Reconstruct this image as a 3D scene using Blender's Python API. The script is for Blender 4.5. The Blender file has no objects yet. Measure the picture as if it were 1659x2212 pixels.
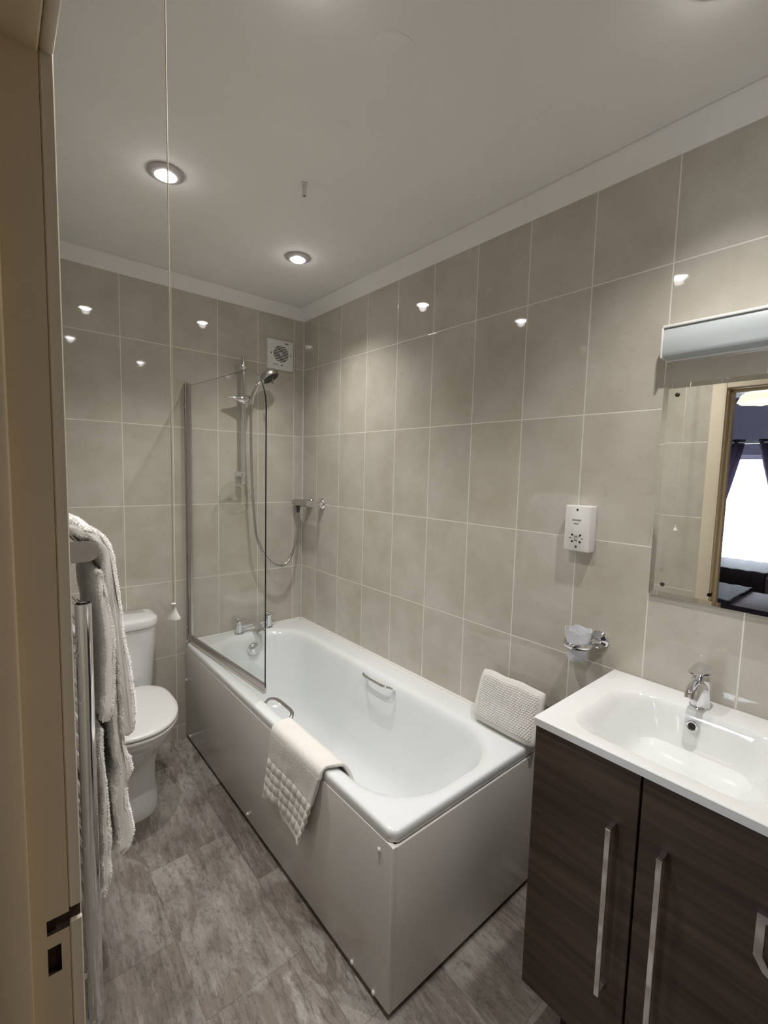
import bpy, bmesh, math, random
from mathutils import Vector, Matrix, noise
random.seed(7)
S = bpy.context.scene
COL = S.collection
PI = math.pi

# ------------------------------------------------------------------ camera
CAM = Vector((-1.452, -2.4821, 1.4585))
YAW, PITCH, ROLL, FPX = -40.4383, -4.9997, 1.5006, 994.08
cd = bpy.data.cameras.new('camera'); cam = bpy.data.objects.new('camera', cd); COL.objects.link(cam)
cd.sensor_fit = 'HORIZONTAL'; cd.sensor_width = 36.0; cd.lens = FPX * 36.0 / 1659.0
cd.clip_start = 0.02; cd.clip_end = 60
y_, p_, r_ = (math.radians(a) for a in (YAW, PITCH, ROLL))
fw = Vector((-math.sin(y_)*math.cos(p_), math.cos(y_)*math.cos(p_), math.sin(p_)))
rt = Vector((math.cos(y_), math.sin(y_), 0)); up = rt.cross(fw)
rt2 = rt*math.cos(r_) + up*math.sin(r_); up2 = -rt*math.sin(r_) + up*math.cos(r_)
M = Matrix((rt2, up2, -fw)).transposed().to_4x4(); M.translation = CAM
cam.matrix_world = M
S.camera = cam

# ------------------------------------------------------------------ world, exposure
W = bpy.data.worlds.new('world'); S.world = W; W.use_nodes = True
W.node_tree.nodes['Background'].inputs[0].default_value = (0.55, 0.65, 0.85, 1)
W.node_tree.nodes['Background'].inputs[1].default_value = 0.6
S.view_settings.view_transform = 'Standard'; S.view_settings.look = 'None'
S.view_settings.gamma = 1.0; S.view_settings.use_curve_mapping = False
S.view_settings.exposure = 0.22
SPOT_W = 36.0          # each ceiling downlight
SPOT_COL = (1.0, 0.962, 0.945)
GLOW_W = .14           # soft spill of each downlight lens
WINDOW_E = 15.0         # bedroom window
LAMP_E = 2.2           # bedroom ceiling lamp

# ------------------------------------------------------------------ materials
def new_mat(name):
    m = bpy.data.materials.new(name); m.use_nodes = True
    nt = m.node_tree; b = nt.nodes['Principled BSDF']
    return m, nt, b
def N(nt, t, **k):
    n = nt.nodes.new(t)
    for a, v in k.items(): setattr(n, a, v)
    return n
def mathn(nt, op, a, b=None, c=None, clamp=False):
    n = nt.nodes.new('ShaderNodeMath'); n.operation = op; n.use_clamp = clamp
    for i, v in enumerate((a, b, c)):
        if v is None: continue
        if isinstance(v, (int, float)): n.inputs[i].default_value = v
        else: nt.links.new(v, n.inputs[i])
    return n.outputs[0]
def mixc(nt, f, a, b):
    n = nt.nodes.new('ShaderNodeMix'); n.data_type = 'RGBA'
    for i, v in ((0, f), (6, a), (7, b)):
        if isinstance(v, (int, float)): n.inputs[i].default_value = v
        elif isinstance(v, tuple): n.inputs[i].default_value = (*v, 1)
        else: nt.links.new(v, n.inputs[i])
    return n.outputs[2]
def noisen(nt, vec, scale, detail=4, rough=.55):
    n = nt.nodes.new('ShaderNodeTexNoise'); n.inputs['Scale'].default_value = scale
    n.inputs['Detail'].default_value = detail; n.inputs['Roughness'].default_value = rough
    if vec is not None: nt.links.new(vec, n.inputs['Vector'])
    return n.outputs['Fac']
def ramp(nt, f, lo, hi):
    n = nt.nodes.new('ShaderNodeMapRange'); n.inputs[1].default_value = lo; n.inputs[2].default_value = hi
    nt.links.new(f, n.inputs[0]); return n.outputs[0]
def bump(nt, b, h, strength, dist=.01):
    n = nt.nodes.new('ShaderNodeBump'); n.inputs['Strength'].default_value = strength; n.inputs['Distance'].default_value = dist
    nt.links.new(h, n.inputs['Height']); nt.links.new(n.outputs[0], b.inputs['Normal'])
def pos_xyz(nt):
    g = nt.nodes.new('ShaderNodeNewGeometry'); s = nt.nodes.new('ShaderNodeSeparateXYZ')
    nt.links.new(g.outputs['Position'], s.inputs[0]); return g.outputs['Position'], s.outputs
def simple(name, col, rough=.4, metal=0.0, spec=None, noise_amt=.0, nscale=8, coat=0, bmp=0, bscale=200):
    m, nt, b = new_mat(name)
    b.inputs['Base Color'].default_value = (*col, 1); b.inputs['Roughness'].default_value = rough
    b.inputs['Metallic'].default_value = metal
    if coat: b.inputs['Coat Weight'].default_value = coat; b.inputs['Coat Roughness'].default_value = .05
    tc = N(nt, 'ShaderNodeTexCoord')
    f = noisen(nt, tc.outputs['Object'], nscale)
    if noise_amt:
        nt.links.new(mixc(nt, ramp(nt, f, .3, .7), tuple(c*(1-noise_amt) for c in col), tuple(min(1, c*(1+noise_amt)) for c in col)), b.inputs['Base Color'])
    else:
        nt.links.new(ramp(nt, f, -8, 8.5+8), b.inputs['Roughness']) if False else None
    if bmp:
        bump(nt, b, noisen(nt, tc.outputs['Object'], bscale, 3), bmp, .002)
    return m

# tile layout measured in metres
TW, TH = 0.2276, 0.3950
Y1, X1, ZH = -0.1599, -0.0649, 2.0516
def tile_mat(name, axis, origin, top_only=False):
    m, nt, b = new_mat(name)
    P, xyz = pos_xyz(nt)
    u = mathn(nt, 'DIVIDE', mathn(nt, 'SUBTRACT', xyz[axis], origin), TW)
    v = mathn(nt, 'DIVIDE', mathn(nt, 'SUBTRACT', xyz[2], ZH), TH)
    fu = mathn(nt, 'FRACT', mathn(nt, 'ADD', u, 50.0)); fv = mathn(nt, 'FRACT', mathn(nt, 'ADD', v, 50.0))
    du = mathn(nt, 'MULTIPLY', mathn(nt, 'MINIMUM', fu, mathn(nt, 'SUBTRACT', 1.0, fu)), TW)
    dv = mathn(nt, 'MULTIPLY', mathn(nt, 'MINIMUM', fv, mathn(nt, 'SUBTRACT', 1.0, fv)), TH)
    d = mathn(nt, 'MINIMUM', du, dv)
    g = ramp(nt, d, .0013, .0021)                    # 0 grout, 1 tile
    cu = mathn(nt, 'FLOOR', mathn(nt, 'ADD', u, 50.0)); cv = mathn(nt, 'FLOOR', mathn(nt, 'ADD', v, 50.0))
    wn = N(nt, 'ShaderNodeTexWhiteNoise', noise_dimensions='2D')
    cc = N(nt, 'ShaderNodeCombineXYZ'); nt.links.new(cu, cc.inputs[0]); nt.links.new(cv, cc.inputs[1]); nt.links.new(cc.outputs[0], wn.inputs['Vector'])
    off = N(nt, 'ShaderNodeVectorMath', operation='SCALE'); nt.links.new(wn.outputs['Color'], off.inputs[0]); off.inputs['Scale'].default_value = 7
    add = N(nt, 'ShaderNodeVectorMath', operation='ADD'); nt.links.new(P, add.inputs[0]); nt.links.new(off.outputs[0], add.inputs[1])
    n1 = noisen(nt, add.outputs[0], 5.5, 5, .6); n2 = noisen(nt, add.outputs[0], 26, 6, .65)
    c = mixc(nt, ramp(nt, n1, .33, .67), (.485, .447, .372), (.585, .553, .482))
    c = mixc(nt, ramp(nt, n2, .60, .78), c, (.46, .40, .33))
    c = mixc(nt, mathn(nt, 'MULTIPLY', wn.outputs['Value'], .18), c, (.47, .45, .42))
    c = mixc(nt, g, (.80, .77, .70), c)
    nt.links.new(c, b.inputs['Base Color'])
    nt.links.new(mixc(nt, g, (.55, .55, .55), (.035, .035, .035)), b.inputs['Roughness'])
    h = mathn(nt, 'ADD', ramp(nt, d, .0, .003), mathn(nt, 'MULTIPLY', n1, .25))
    bump(nt, b, h, .35, .0015)
    return m
TILE_R = tile_mat('tile_right', 1, Y1)
TILE_B = tile_mat('tile_back', 0, X1)

def floor_mat():
    m, nt, b = new_mat('slate_floor')
    P, xyz = pos_xyz(nt)
    u = mathn(nt, 'ADD', mathn(nt, 'DIVIDE', mathn(nt, 'ADD', xyz[0], .783), .29), 20.0)
    cu = mathn(nt, 'FLOOR', u); fu = mathn(nt, 'FRACT', u)
    v = mathn(nt, 'ADD', mathn(nt, 'ADD', mathn(nt, 'DIVIDE', mathn(nt, 'ADD', xyz[1], 1.058), .58), 20.0), mathn(nt, 'MULTIPLY', cu, .464))
    v = mathn(nt, 'ADD', v, -20*.464)
    fv = mathn(nt, 'FRACT', v); cv = mathn(nt, 'FLOOR', v)
    du = mathn(nt, 'MULTIPLY', mathn(nt, 'MINIMUM', fu, mathn(nt, 'SUBTRACT', 1.0, fu)), .29)
    dv = mathn(nt, 'MULTIPLY', mathn(nt, 'MINIMUM', fv, mathn(nt, 'SUBTRACT', 1.0, fv)), .58)
    d = mathn(nt, 'MINIMUM', du, dv)
    wn = N(nt, 'ShaderNodeTexWhiteNoise', noise_dimensions='2D')
    cc = N(nt, 'ShaderNodeCombineXYZ'); nt.links.new(cu, cc.inputs[0]); nt.links.new(cv, cc.inputs[1]); nt.links.new(cc.outputs[0], wn.inputs['Vector'])
    off = N(nt, 'ShaderNodeVectorMath', operation='SCALE'); nt.links.new(wn.outputs['Color'], off.inputs[0]); off.inputs['Scale'].default_value = 9
    st = N(nt, 'ShaderNodeMapping'); st.inputs['Scale'].default_value = (1.0, .45, 1.0); st.inputs['Rotation'].default_value = (0, 0, .18)
    nt.links.new(P, st.inputs['Vector'])
    add = N(nt, 'ShaderNodeVectorMath', operation='ADD'); nt.links.new(st.outputs[0], add.inputs[0]); nt.links.new(off.outputs[0], add.inputs[1])
    V = add.outputs[0]
    a = noisen(nt, V, 3.2, 7, .66); e = noisen(nt, V, 14, 8, .7); f = noisen(nt, V, 70, 6, .75)
    vo = N(nt, 'ShaderNodeTexNoise'); vo.inputs['Scale'].default_value = 7; vo.inputs['Detail'].default_value = 9; vo.inputs['Distortion'].default_value = 1.2
    nt.links.new(V, vo.inputs['Vector'])
    c = mixc(nt, ramp(nt, a, .40, .60), (.175, .148, .122), (.42, .39, .345))
    c = mixc(nt, ramp(nt, vo.outputs['Fac'], .52, .57), c, (.235, .195, .162))
    cr = noisen(nt, V, 5, 8, .62)
    c = mixc(nt, mathn(nt, 'MULTIPLY', ramp(nt, mathn(nt, 'ABSOLUTE', mathn(nt, 'SUBTRACT', cr, .5)), .008, .0), .45), c, (.06, .048, .04))
    stx = N(nt, 'ShaderNodeMapping'); stx.inputs['Scale'].default_value = (1.0, .22, 1.0); stx.inputs['Rotation'].default_value = (0, 0, -.25); nt.links.new(V, stx.inputs['Vector'])
    sk_ = noisen(nt, stx.outputs[0], 60, 6, .75)
    c = mixc(nt, mathn(nt, 'MULTIPLY', ramp(nt, sk_, .54, .66), .7), c, (.085, .072, .06))
    c = mixc(nt, mathn(nt, 'MULTIPLY', ramp(nt, sk_, .46, .36), .35), c, (.52, .49, .45))
    c = mixc(nt, mathn(nt, 'MULTIPLY', ramp(nt, e, .5, .75), .45), c, (.36, .34, .32))
    c = mixc(nt, mathn(nt, 'MULTIPLY', ramp(nt, f, .5, .72), .65), c, (.055, .048, .042))
    c = mixc(nt, mathn(nt, 'MULTIPLY', wn.outputs['Value'], .15), c, (.20, .17, .17))
    c = mixc(nt, mathn(nt, 'ADD', ramp(nt, d, .0003, .0010), .25, clamp=True), (.05, .042, .036), c)
    nt.links.new(c, b.inputs['Base Color'])
    nt.links.new(ramp(nt, e, -1.2, 1.8), b.inputs['Roughness'])
    h = mathn(nt, 'ADD', mathn(nt, 'MULTIPLY', f, .6), mathn(nt, 'ADD', vo.outputs['Fac'], e))
    bump(nt, b, h, .5, .004)
    return m
FLOOR = floor_mat()

def wood_mat():
    m, nt, b = new_mat('dark_walnut')
    P, xyz = pos_xyz(nt)
    mp = N(nt, 'ShaderNodeMapping'); mp.inputs['Scale'].default_value = (6, 1.1, 22); nt.links.new(P, mp.inputs['Vector'])
    a = noisen(nt, mp.outputs[0], 1.6, 6, .6)
    mp2 = N(nt, 'ShaderNodeMapping'); mp2.inputs['Scale'].default_value = (20, 5, 160); nt.links.new(P, mp2.inputs['Vector'])
    f = noisen(nt, mp2.outputs[0], 2, 4, .6)
    c = mixc(nt, ramp(nt, a, .32, .68), (.034, .022, .016), (.090, .062, .046))
    c = mixc(nt, mathn(nt, 'MULTIPLY', ramp(nt, f, .45, .75), .5), c, (.045, .031, .025))
    nt.links.new(c, b.inputs['Base Color']); b.inputs['Roughness'].default_value = .5; b.inputs['Specular IOR Level'].default_value = .3
    bump(nt, b, f, .12, .001)
    return m
WOOD = wood_mat()
def ceil_mat():
    m, nt, b = new_mat('ceiling_paint')
    P, xyz = pos_xyz(nt)
    n = noisen(nt, P, 3, 3); n2 = noisen(nt, P, 120, 2)
    nt.links.new(mixc(nt, ramp(nt, n, .3, .7), (.83, .825, .80), (.87, .865, .84)), b.inputs['Base Color'])
    b.inputs['Roughness'].default_value = .8
    bump(nt, b, n2, .15, .002)
    return m
CEIL = ceil_mat()
CERAMIC = simple('white_ceramic', (.80, .82, .81), .09, noise_amt=.01, nscale=2, coat=.4)
ACRYLIC = simple('white_acrylic', (.80, .83, .83), .14, noise_amt=.01, nscale=2, coat=.3)
PANEL = simple('bath_panel_white', (.68, .665, .63), .22, noise_amt=.02, nscale=3, coat=.3)
PLASTIC = simple('white_plastic', (.78, .78, .76), .3, noise_amt=.01)
PLASTIC_G = simple('warm_white_plastic', (.72, .71, .66), .35, noise_amt=.01)
CHROME = simple('chrome', (.78, .78, .80), .06, 1.0, noise_amt=.02, nscale=30)
CHROME_S = simple('satin_chrome', (.55, .53, .52), .28, 1.0, noise_amt=.04, nscale=60)
ALU = simple('aluminium_profile', (.46, .42, .41), .33, .9, noise_amt=.04, nscale=60)
DARK = simple('dark_void', (.012, .011, .010), .6, noise_amt=.1)
DARKG = simple('dark_grey_rubber', (.05, .05, .05), .5, noise_amt=.1)
RED = simple('red_print', (.42, .06, .04), .5, noise_amt=.02)
BLACK = simple('black_print', (.02, .02, .03), .5, noise_amt=.02)
DOORPAINT = simple('cream_gloss_paint', (.66, .53, .34), .32, noise_amt=.05, nscale=5, bmp=.05, bscale=90)
ARCHPAINT = simple('cream_architrave_paint', (.68, .60, .47), .35, noise_amt=.04, nscale=5)
RAWWOOD = simple('raw_mortise_wood', (.05, .028, .016), .8, noise_amt=.4, nscale=60)
GROUT = simple('silicone_bead', (.74, .73, .68), .35, noise_amt=.02)
SEAL = simple('clear_seal', (.55, .52, .46), .25, noise_amt=.03)
BEDPAINT = simple('lavender_wall_paint', (.40, .40, .52), .7, noise_amt=.03)
BEDCEIL = simple('bedroom_ceiling_paint', (.75, .75, .78), .8, noise_amt=.02)
CARPET = simple('bedroom_carpet', (.16, .13, .13), .95, noise_amt=.2, nscale=90)
CURTAIN = simple('plum_curtain', (.085, .065, .10), .75, noise_amt=.2, nscale=40)
QUILT = simple('dark_plum_quilt', (.085, .065, .085), .7, noise_amt=.15, nscale=30)
SHEET = simple('taupe_bedcover', (.22, .18, .19), .8, noise_amt=.05)
PLINTH = simple('black_plinth', (.02, .018, .016), .5, noise_amt=.1)

def towel_mat(name, col, s=300, st=.35, d=.003):
    m, nt, b = new_mat(name)
    tc = N(nt, 'ShaderNodeTexCoord')
    n = noisen(nt, tc.outputs['Object'], s, 3, .7); n2 = noisen(nt, tc.outputs['Object'], 12, 3)
    nt.links.new(mixc(nt, ramp(nt, n2, .3, .7), tuple(c*.94 for c in col), col), b.inputs['Base Color'])
    b.inputs['Roughness'].default_value = .95
    b.inputs['Sheen Weight'].default_value = .3
    bump(nt, b, n, st, d)
    return m
TERRY = towel_mat('white_terry', (.95, .94, .90))
MATTOWEL = towel_mat('cream_bath_mat', (.84, .815, .76), 500, .3, .002)
FOAM = towel_mat('white_foam', (.74, .73, .69), 300, .1, .001)

def glass_mat(name, tint, refl_ior=1.5, extra=0.0):
    m, nt, b = new_mat(name); nt.nodes.remove(b)
    out = [n for n in nt.nodes if n.type == 'OUTPUT_MATERIAL'][0]
    t = N(nt, 'ShaderNodeBsdfTransparent'); t.inputs[0].default_value = (*tint, 1)
    g = N(nt, 'ShaderNodeBsdfGlossy'); g.inputs['Roughness'].default_value = .015
    lw = N(nt, 'ShaderNodeLayerWeight'); lw.inputs['Blend'].default_value = .5
    f = mathn(nt, 'POWER', lw.outputs['Facing'], 5.0)
    f = mathn(nt, 'ADD', mathn(nt, 'MULTIPLY', f, .9), .045+extra, clamp=True)
    mx = N(nt, 'ShaderNodeMixShader'); nt.links.new(f, mx.inputs[0]); nt.links.new(t.outputs[0], mx.inputs[1]); nt.links.new(g.outputs[0], mx.inputs[2])
    nt.links.new(mx.outputs[0], out.inputs[0])
    return m
GLASS = glass_mat('screen_glass', (.985, .995, .988))
GLASSEDGE = simple('glass_edge', (.012, .022, .020), .08, noise_amt=.05)
CLEARP = glass_mat('clear_plastic', (.975, .975, .96), 1.45, .02)
def frosted(name):
    m, nt, b = new_mat(name)
    b.inputs['Base Color'].default_value = (.86, .88, .92, 1); b.inputs['Roughness'].default_value = .35
    b.inputs['Transmission Weight'].default_value = .3; b.inputs['IOR'].default_value = 1.3
    tc = N(nt, 'ShaderNodeTexCoord'); bump(nt, b, noisen(nt, tc.outputs['Object'], 60, 3), .5, .004)
    return m
FROST = frosted('crumpled_clear_cup')
def mirror_mat():
    m, nt, b = new_mat('mirror_silver')
    b.inputs['Metallic'].default_value = 1; b.inputs['Roughness'].default_value = .004
    tc = N(nt, 'ShaderNodeTexCoord'); n = noisen(nt, tc.outputs['Object'], 3)
    nt.links.new(mixc(nt, n, (.90, .91, .88), (.92, .93, .90)), b.inputs['Base Color'])
    return m
MIRROR = mirror_mat()
def emit(name, col, e):
    m, nt, b = new_mat(name)
    b.inputs['Base Color'].default_value = (.8, .8, .8, 1)
    b.inputs['Emission Color'].default_value = (*col, 1); b.inputs['Emission Strength'].default_value = e
    return m
LENS = emit('downlight_lens', (1, .98, .95), 25)
WINDOWM = emit('window_daylight', (.78, .88, 1.0), WINDOW_E)
LAMPM = emit('lamp_glass', (1.0, .62, .30), LAMP_E)
DIFFUSER = simple('opal_diffuser', (.46, .50, .50), .3, noise_amt=.01)

# ------------------------------------------------------------------ mesh helpers
def finish(bm, name, mat, parent=None, smooth=True, angle=35, mats=None):
    bmesh.ops.recalc_face_normals(bm, faces=bm.faces[:])
    if smooth:
        for f in bm.faces: f.smooth = True
        a = math.radians(angle)
        for e in bm.edges:
            if len(e.link_faces) == 2 and e.calc_face_angle(0) > a: e.smooth = False
    off = Vector((0, 0, 0))
    if parent is not None:
        p = parent
        while p is not None: off += p.location; p = p.parent
    me = bpy.data.meshes.new(name)
    if parent is None or parent.type == 'EMPTY' or True:
        xs = [v.co for v in bm.verts]
        if xs:
            lo = Vector((min(c.x for c in xs), min(c.y for c in xs), min(c.z for c in xs)))
            hi = Vector((max(c.x for c in xs), max(c.y for c in xs), max(c.z for c in xs)))
            o = Vector(((lo.x+hi.x)/2, (lo.y+hi.y)/2, lo.z))
        else: o = Vector((0, 0, 0))
    bmesh.ops.translate(bm, verts=bm.verts[:], vec=-o)
    bm.to_mesh(me); bm.free()
    for mm in (mats or [mat]): me.materials.append(mm)
    ob = bpy.data.objects.new(name, me); COL.objects.link(ob)
    ob.location = o - off
    if parent is not None: ob.parent = parent
    return ob
def empty(name, loc, label=None, cat=None, group=None, kind=None):
    o = bpy.data.objects.new(name, None); COL.objects.link(o); o.location = loc; o.empty_display_size = .05
    tag(o, label, cat, group, kind); return o
def tag(o, label=None, cat=None, group=None, kind=None):
    if label: o['label'] = label
    if cat: o['category'] = cat
    if group: o['group'] = group
    if kind: o['kind'] = kind
    return o
def struct(o): o['kind'] = 'structure'; return o
def box(bm, x0, x1, y0, y1, z0, z1, bev=0, seg=2, mi=0):
    lo = (min(x0, x1), min(y0, y1), min(z0, z1)); hi = (max(x0, x1), max(y0, y1), max(z0, z1))
    v = [bm.verts.new((hi[0] if i & 1 else lo[0], hi[1] if i & 2 else lo[1], hi[2] if i & 4 else lo[2])) for i in range(8)]
    fs = [bm.faces.new([v[i] for i in q]) for q in ((0,2,3,1),(4,5,7,6),(0,1,5,4),(2,6,7,3),(0,4,6,2),(1,3,7,5))]
    for f in fs: f.material_index = mi
    if bev:
        es = list({e for f in fs for e in f.edges})
        bmesh.ops.bevel(bm, geom=es, offset=bev, segments=seg, profile=.5, affect='EDGES')
    return fs
def ring_faces(bm, A, B, closed=True, mi=0):
    n = len(A)
    for i in range(n if closed else n-1):
        j = (i+1) % n
        try:
            f = bm.faces.new((A[i], A[j], B[j], B[i])); f.material_index = mi
        except ValueError: pass
def loft(bm, loops, cap0=True, cap1=True, closed=True, mi=0):
    R = [[bm.verts.new(p) for p in L] for L in loops]
    for a, b in zip(R, R[1:]): ring_faces(bm, a, b, closed, mi)
    if cap0: bm.faces.new(R[0][::-1]).material_index = mi
    if cap1: bm.faces.new(R[-1]).material_index = mi
    return R
def frame_of(d):
    d = d.normalized(); a = Vector((0, 0, 1)) if abs(d.z) < .9 else Vector((1, 0, 0))
    u = d.cross(a).normalized(); return u, d.cross(u).normalized()
def tube(bm, pts, r, n=14, cap=True, mi=0):
    pts = [Vector(p) for p in pts]; rr = r if isinstance(r, (list, tuple)) else [r]*len(pts)
    u, w = frame_of(pts[1]-pts[0]); loops = []
    for i, p in enumerate(pts):
        d = (pts[min(i+1, len(pts)-1)] - pts[max(i-1, 0)]).normalized()
        u = (u - d*u.dot(d)).normalized(); w = d.cross(u)
        loops.append([p + (u*math.cos(2*PI*k/n) + w*math.sin(2*PI*k/n))*rr[i] for k in range(n)])
    return loft(bm, loops, cap, cap, mi=mi)
def lathe(bm, c, axis, prof, n=32, mi=0, cap0=True, cap1=True):
    """prof: list of (radius, distance along axis)"""
    c = Vector(c); d = Vector(axis).normalized(); u, w = frame_of(d)
    loops = [[c + d*h + (u*math.cos(2*PI*k/n) + w*math.sin(2*PI*k/n))*max(r, 1e-5) for k in range(n)] for r, h in prof]
    return loft(bm, loops, cap0, cap1, mi=mi)
def spline(pts, n=10):
    pts = [Vector(p) for p in pts]; out = []
    P = [pts[0]*2-pts[1]] + pts + [pts[-1]*2-pts[-2]]
    for i in range(1, len(P)-2):
        for k in range(n):
            t = k/n; a, b, c, d = P[i-1], P[i], P[i+1], P[i+2]
            out.append(.5*((2*b) + (-a+c)*t + (2*a-5*b+4*c-d)*t*t + (-a+3*b-3*c+d)*t**3))
    out.append(pts[-1]); return out
def rrect(cx, cy, hx, hy, r, z, k=10, m=8):
    if not isinstance(r, (tuple, list)): r = (r,)*4       # corners ++, -+, --, +-
    pts = []; cs = [(1, 1, 0), (-1, 1, 90), (-1, -1, 180), (1, -1, 270)]
    for q, (sx, sy, a0) in enumerate(cs):
        rr = r[q]; ox, oy = cx+sx*(hx-rr), cy+sy*(hy-rr)
        for i in range(k+1):
            a = math.radians(a0+90*i/k); pts.append(Vector((ox+rr*math.cos(a), oy+rr*math.sin(a), z)))
        nx, ny, na = cs[(q+1) % 4]; nr = r[(q+1) % 4]
        a = math.radians(na); e = Vector((cx+nx*(hx-nr)+nr*math.cos(a), cy+ny*(hy-nr)+nr*math.sin(a), z)); s = pts[-1].copy()
        for i in range(1, m): pts.append(s.lerp(e, i/m))
    return pts
def solo(name, fn, mat, parent=None, **k):
    bm = bmesh.new(); fn(bm); return finish(bm, name, mat, parent, **k)

# ================================================================== SETTING
H = 2.39; XL = -1.395; YF = -2.62; TOP = 2.3327
struct(solo('floor', lambda b: box(b, -1.5, .1, YF-.1, .1, -.06, 0), FLOOR))
struct(solo('floor_bedroom', lambda b: box(b, -4.85, -1.5, -4.3, .9, -.06, 0), CARPET))
ceiling = struct(solo('ceiling', lambda b: box(b, -1.5, .1, YF-.1, .1, H, H+.1), CEIL))
struct(solo('wall_right', lambda b: box(b, 0, .1, YF-.1, .1, 0, H), TILE_R))
struct(solo('wall_back', lambda b: box(b, -1.5, 0, 0, .1, 0, H), TILE_B))
struct(solo('wall_front', lambda b: box(b, -1.5, 0, YF-.1, YF, 0, H), TILE_B))
# left wall with the doorway the picture is taken from
DY0, DY1, DZ = -1.80, -2.535, 1.915
def wl(b):
    box(b, -1.50, XL, DY0+.02, 0, 0, H); box(b, -1.50, XL, YF, DY1-.02, 0, H); box(b, -1.50, XL, DY1-.02, DY0+.02, DZ+.02, H)
struct(solo('wall_left', wl, TILE_R))
# coving: shallow angled strip round ceiling
def cove(b):
    # right wall
    for P0, P1, q in (((0, 0), (0, YF), (-1, 0)), ((0, 0), (XL, 0), (0, -1))):
        prof = [(0, TOP), (.004, TOP), (.006, TOP+.006), (.018, TOP+.016), (.034, TOP+.03), (.052, H-.012), (.058, H-.008), (.058, H-.001), (0, H-.001)]
        L = []
        for e in (P0, P1):
            L.append([Vector((e[0]+q[0]*d, e[1]+q[1]*d, z)) for d, z in prof])
        loft(b, L)
struct(solo('trim_1', cove, CEIL, angle=50))
def bead(b):
    box(b, -.007, 0, -.007, 0, .53, TOP, .002)
struct(solo('trim_2', bead, GROUT))
def bead2(b):   # silicone along bath
    loft(b, [[Vector(p) for p in ((0, y, .5275), (-.008, y, .5275), (-.0072, y, .530), (-.0035, y, .5345), (0, y, .537))] for y in (-1.66, 0)]); loft(b, [[Vector(p) for p in ((x, 0, .5275), (x, -.008, .5275), (x, -.0072, .530), (x, -.0035, .5345), (x, 0, .537))] for x in (-.695, 0)])
struct(solo('trim_3', bead2, GROUT, angle=70))
solo('patch_disc', lambda b: lathe(b, (-.735, -1.63, H), (0, 0, -1), [(.052, 0), (.052, .0012), (.050, .0016)], 40), CEIL, ceiling)

# door lining
door = empty('door_1', ((-1.45), (DY0+DY1)/2, 0), kind='structure')
def jamb_mesh(b):
    xs = [-1.50, -1.420, -1.4055, XL-.001]; zs = [0, .796, .834, .852, .873, DZ]
    hole = lambda i, k: (i == 1 and k in (1, 3)) or (i == 2 and k == 3)
    dep = DY0+.011
    def q(p, mi): 
        f = b.faces.new([b.verts.new(v) for v in p]); f.material_index = mi
    for i in range(3):
        for k in range(5):
            x0, x1, z0, z1 = xs[i], xs[i+1], zs[k], zs[k+1]; h = hole(i, k)
            y = dep if h else DY0
            q([(x0, y, z0), (x1, y, z0), (x1, y, z1), (x0, y, z1)], 1 if h else 0)
            if h:
                if not (i > 0 and hole(i-1, k)): q([(x0, DY0, z0), (x0, dep, z0), (x0, dep, z1), (x0, DY0, z1)], 1)
                if i < 2 and not hole(i+1, k): q([(x1, DY0, z0), (x1, dep, z0), (x1, dep, z1), (x1, DY0, z1)], 1)
                q([(x0, DY0, z0), (x1, DY0, z0), (x1, dep, z0), (x0, dep, z0)], 1)
                q([(x0, DY0, z1), (x1, DY0, z1), (x1, dep, z1), (x0, dep, z1)], 1)
    yb = DY0+.02
    q([(xs[0], yb, 0), (xs[3], yb, 0), (xs[3], yb, DZ), (xs[0], yb, DZ)], 0)
    for k in range(5):
        q([(xs[0], DY0, zs[k]), (xs[0], yb, zs[k]), (xs[0], yb, zs[k+1]), (xs[0], DY0, zs[k+1])], 0)
        q([(xs[3], dep if k == 3 else DY0, zs[k]), (xs[3], yb, zs[k]), (xs[3], yb, zs[k+1]), (xs[3], dep if k == 3 else DY0, zs[k+1])], 0)
    bmesh.ops.remove_doubles(b, verts=b.verts[:], dist=.0001)
solo('door_jamb', jamb_mesh, DOORPAINT, door, smooth=False, mats=[DOORPAINT, RAWWOOD])
solo('door_jamb', lambda b: box(b, -1.50, XL-.001, DY1-.02, DY1, 0, DZ, .002, 1), DOORPAINT, door)
solo('door_head', lambda b: box(b, -1.50, XL-.001, DY1-.02, DY0+.02, DZ, DZ+.02, .002, 1), DOORPAINT, door)
def stop(b):
    box(b, -1.485, -1.436, DY0-.012, DY0, 0, DZ, .003); box(b, -1.485, -1.436, DY1, DY1+.012, 0, DZ, .003)
    box(b, -1.485, -1.436, DY1, DY0, DZ-.012, DZ, .003)
solo('door_stop', stop, DOORPAINT, door)
def arch(b):
    for x0, x1 in ((XL, XL+.014), (-1.514, -1.50)):
        ya, yb = DY0+.005, DY1-.005
        box(b, x0, x1, ya+.006, ya+.062, 0, DZ+.067, .004, 3)
        if x0 == XL:
            box(b, x0, x1, ya, ya+.008, 0, .853, .0015, 1); box(b, x0, x1, ya, ya+.008, .872, DZ+.067, .0015, 1)
        else: box(b, x0, x1, ya, ya+.010, 0, DZ+.067, .004, 3)
        box(b, x0, x1, yb-.055, yb, 0, DZ+.067, .004, 3)
        box(b, x0, x1, yb, ya, DZ+.005, DZ+.067, .004, 3)
solo('architrave', arch, ARCHPAINT, door)
solo('latch_notch', lambda b: box(b, XL+.0002, XL+.0125, DY0+.0105, DY0+.0112, .8532, .8718), RAWWOOD, door)

TRIMW = simple('brushed_pale_trim', (.52, .49, .49), .35, .35, noise_amt=.02)
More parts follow.
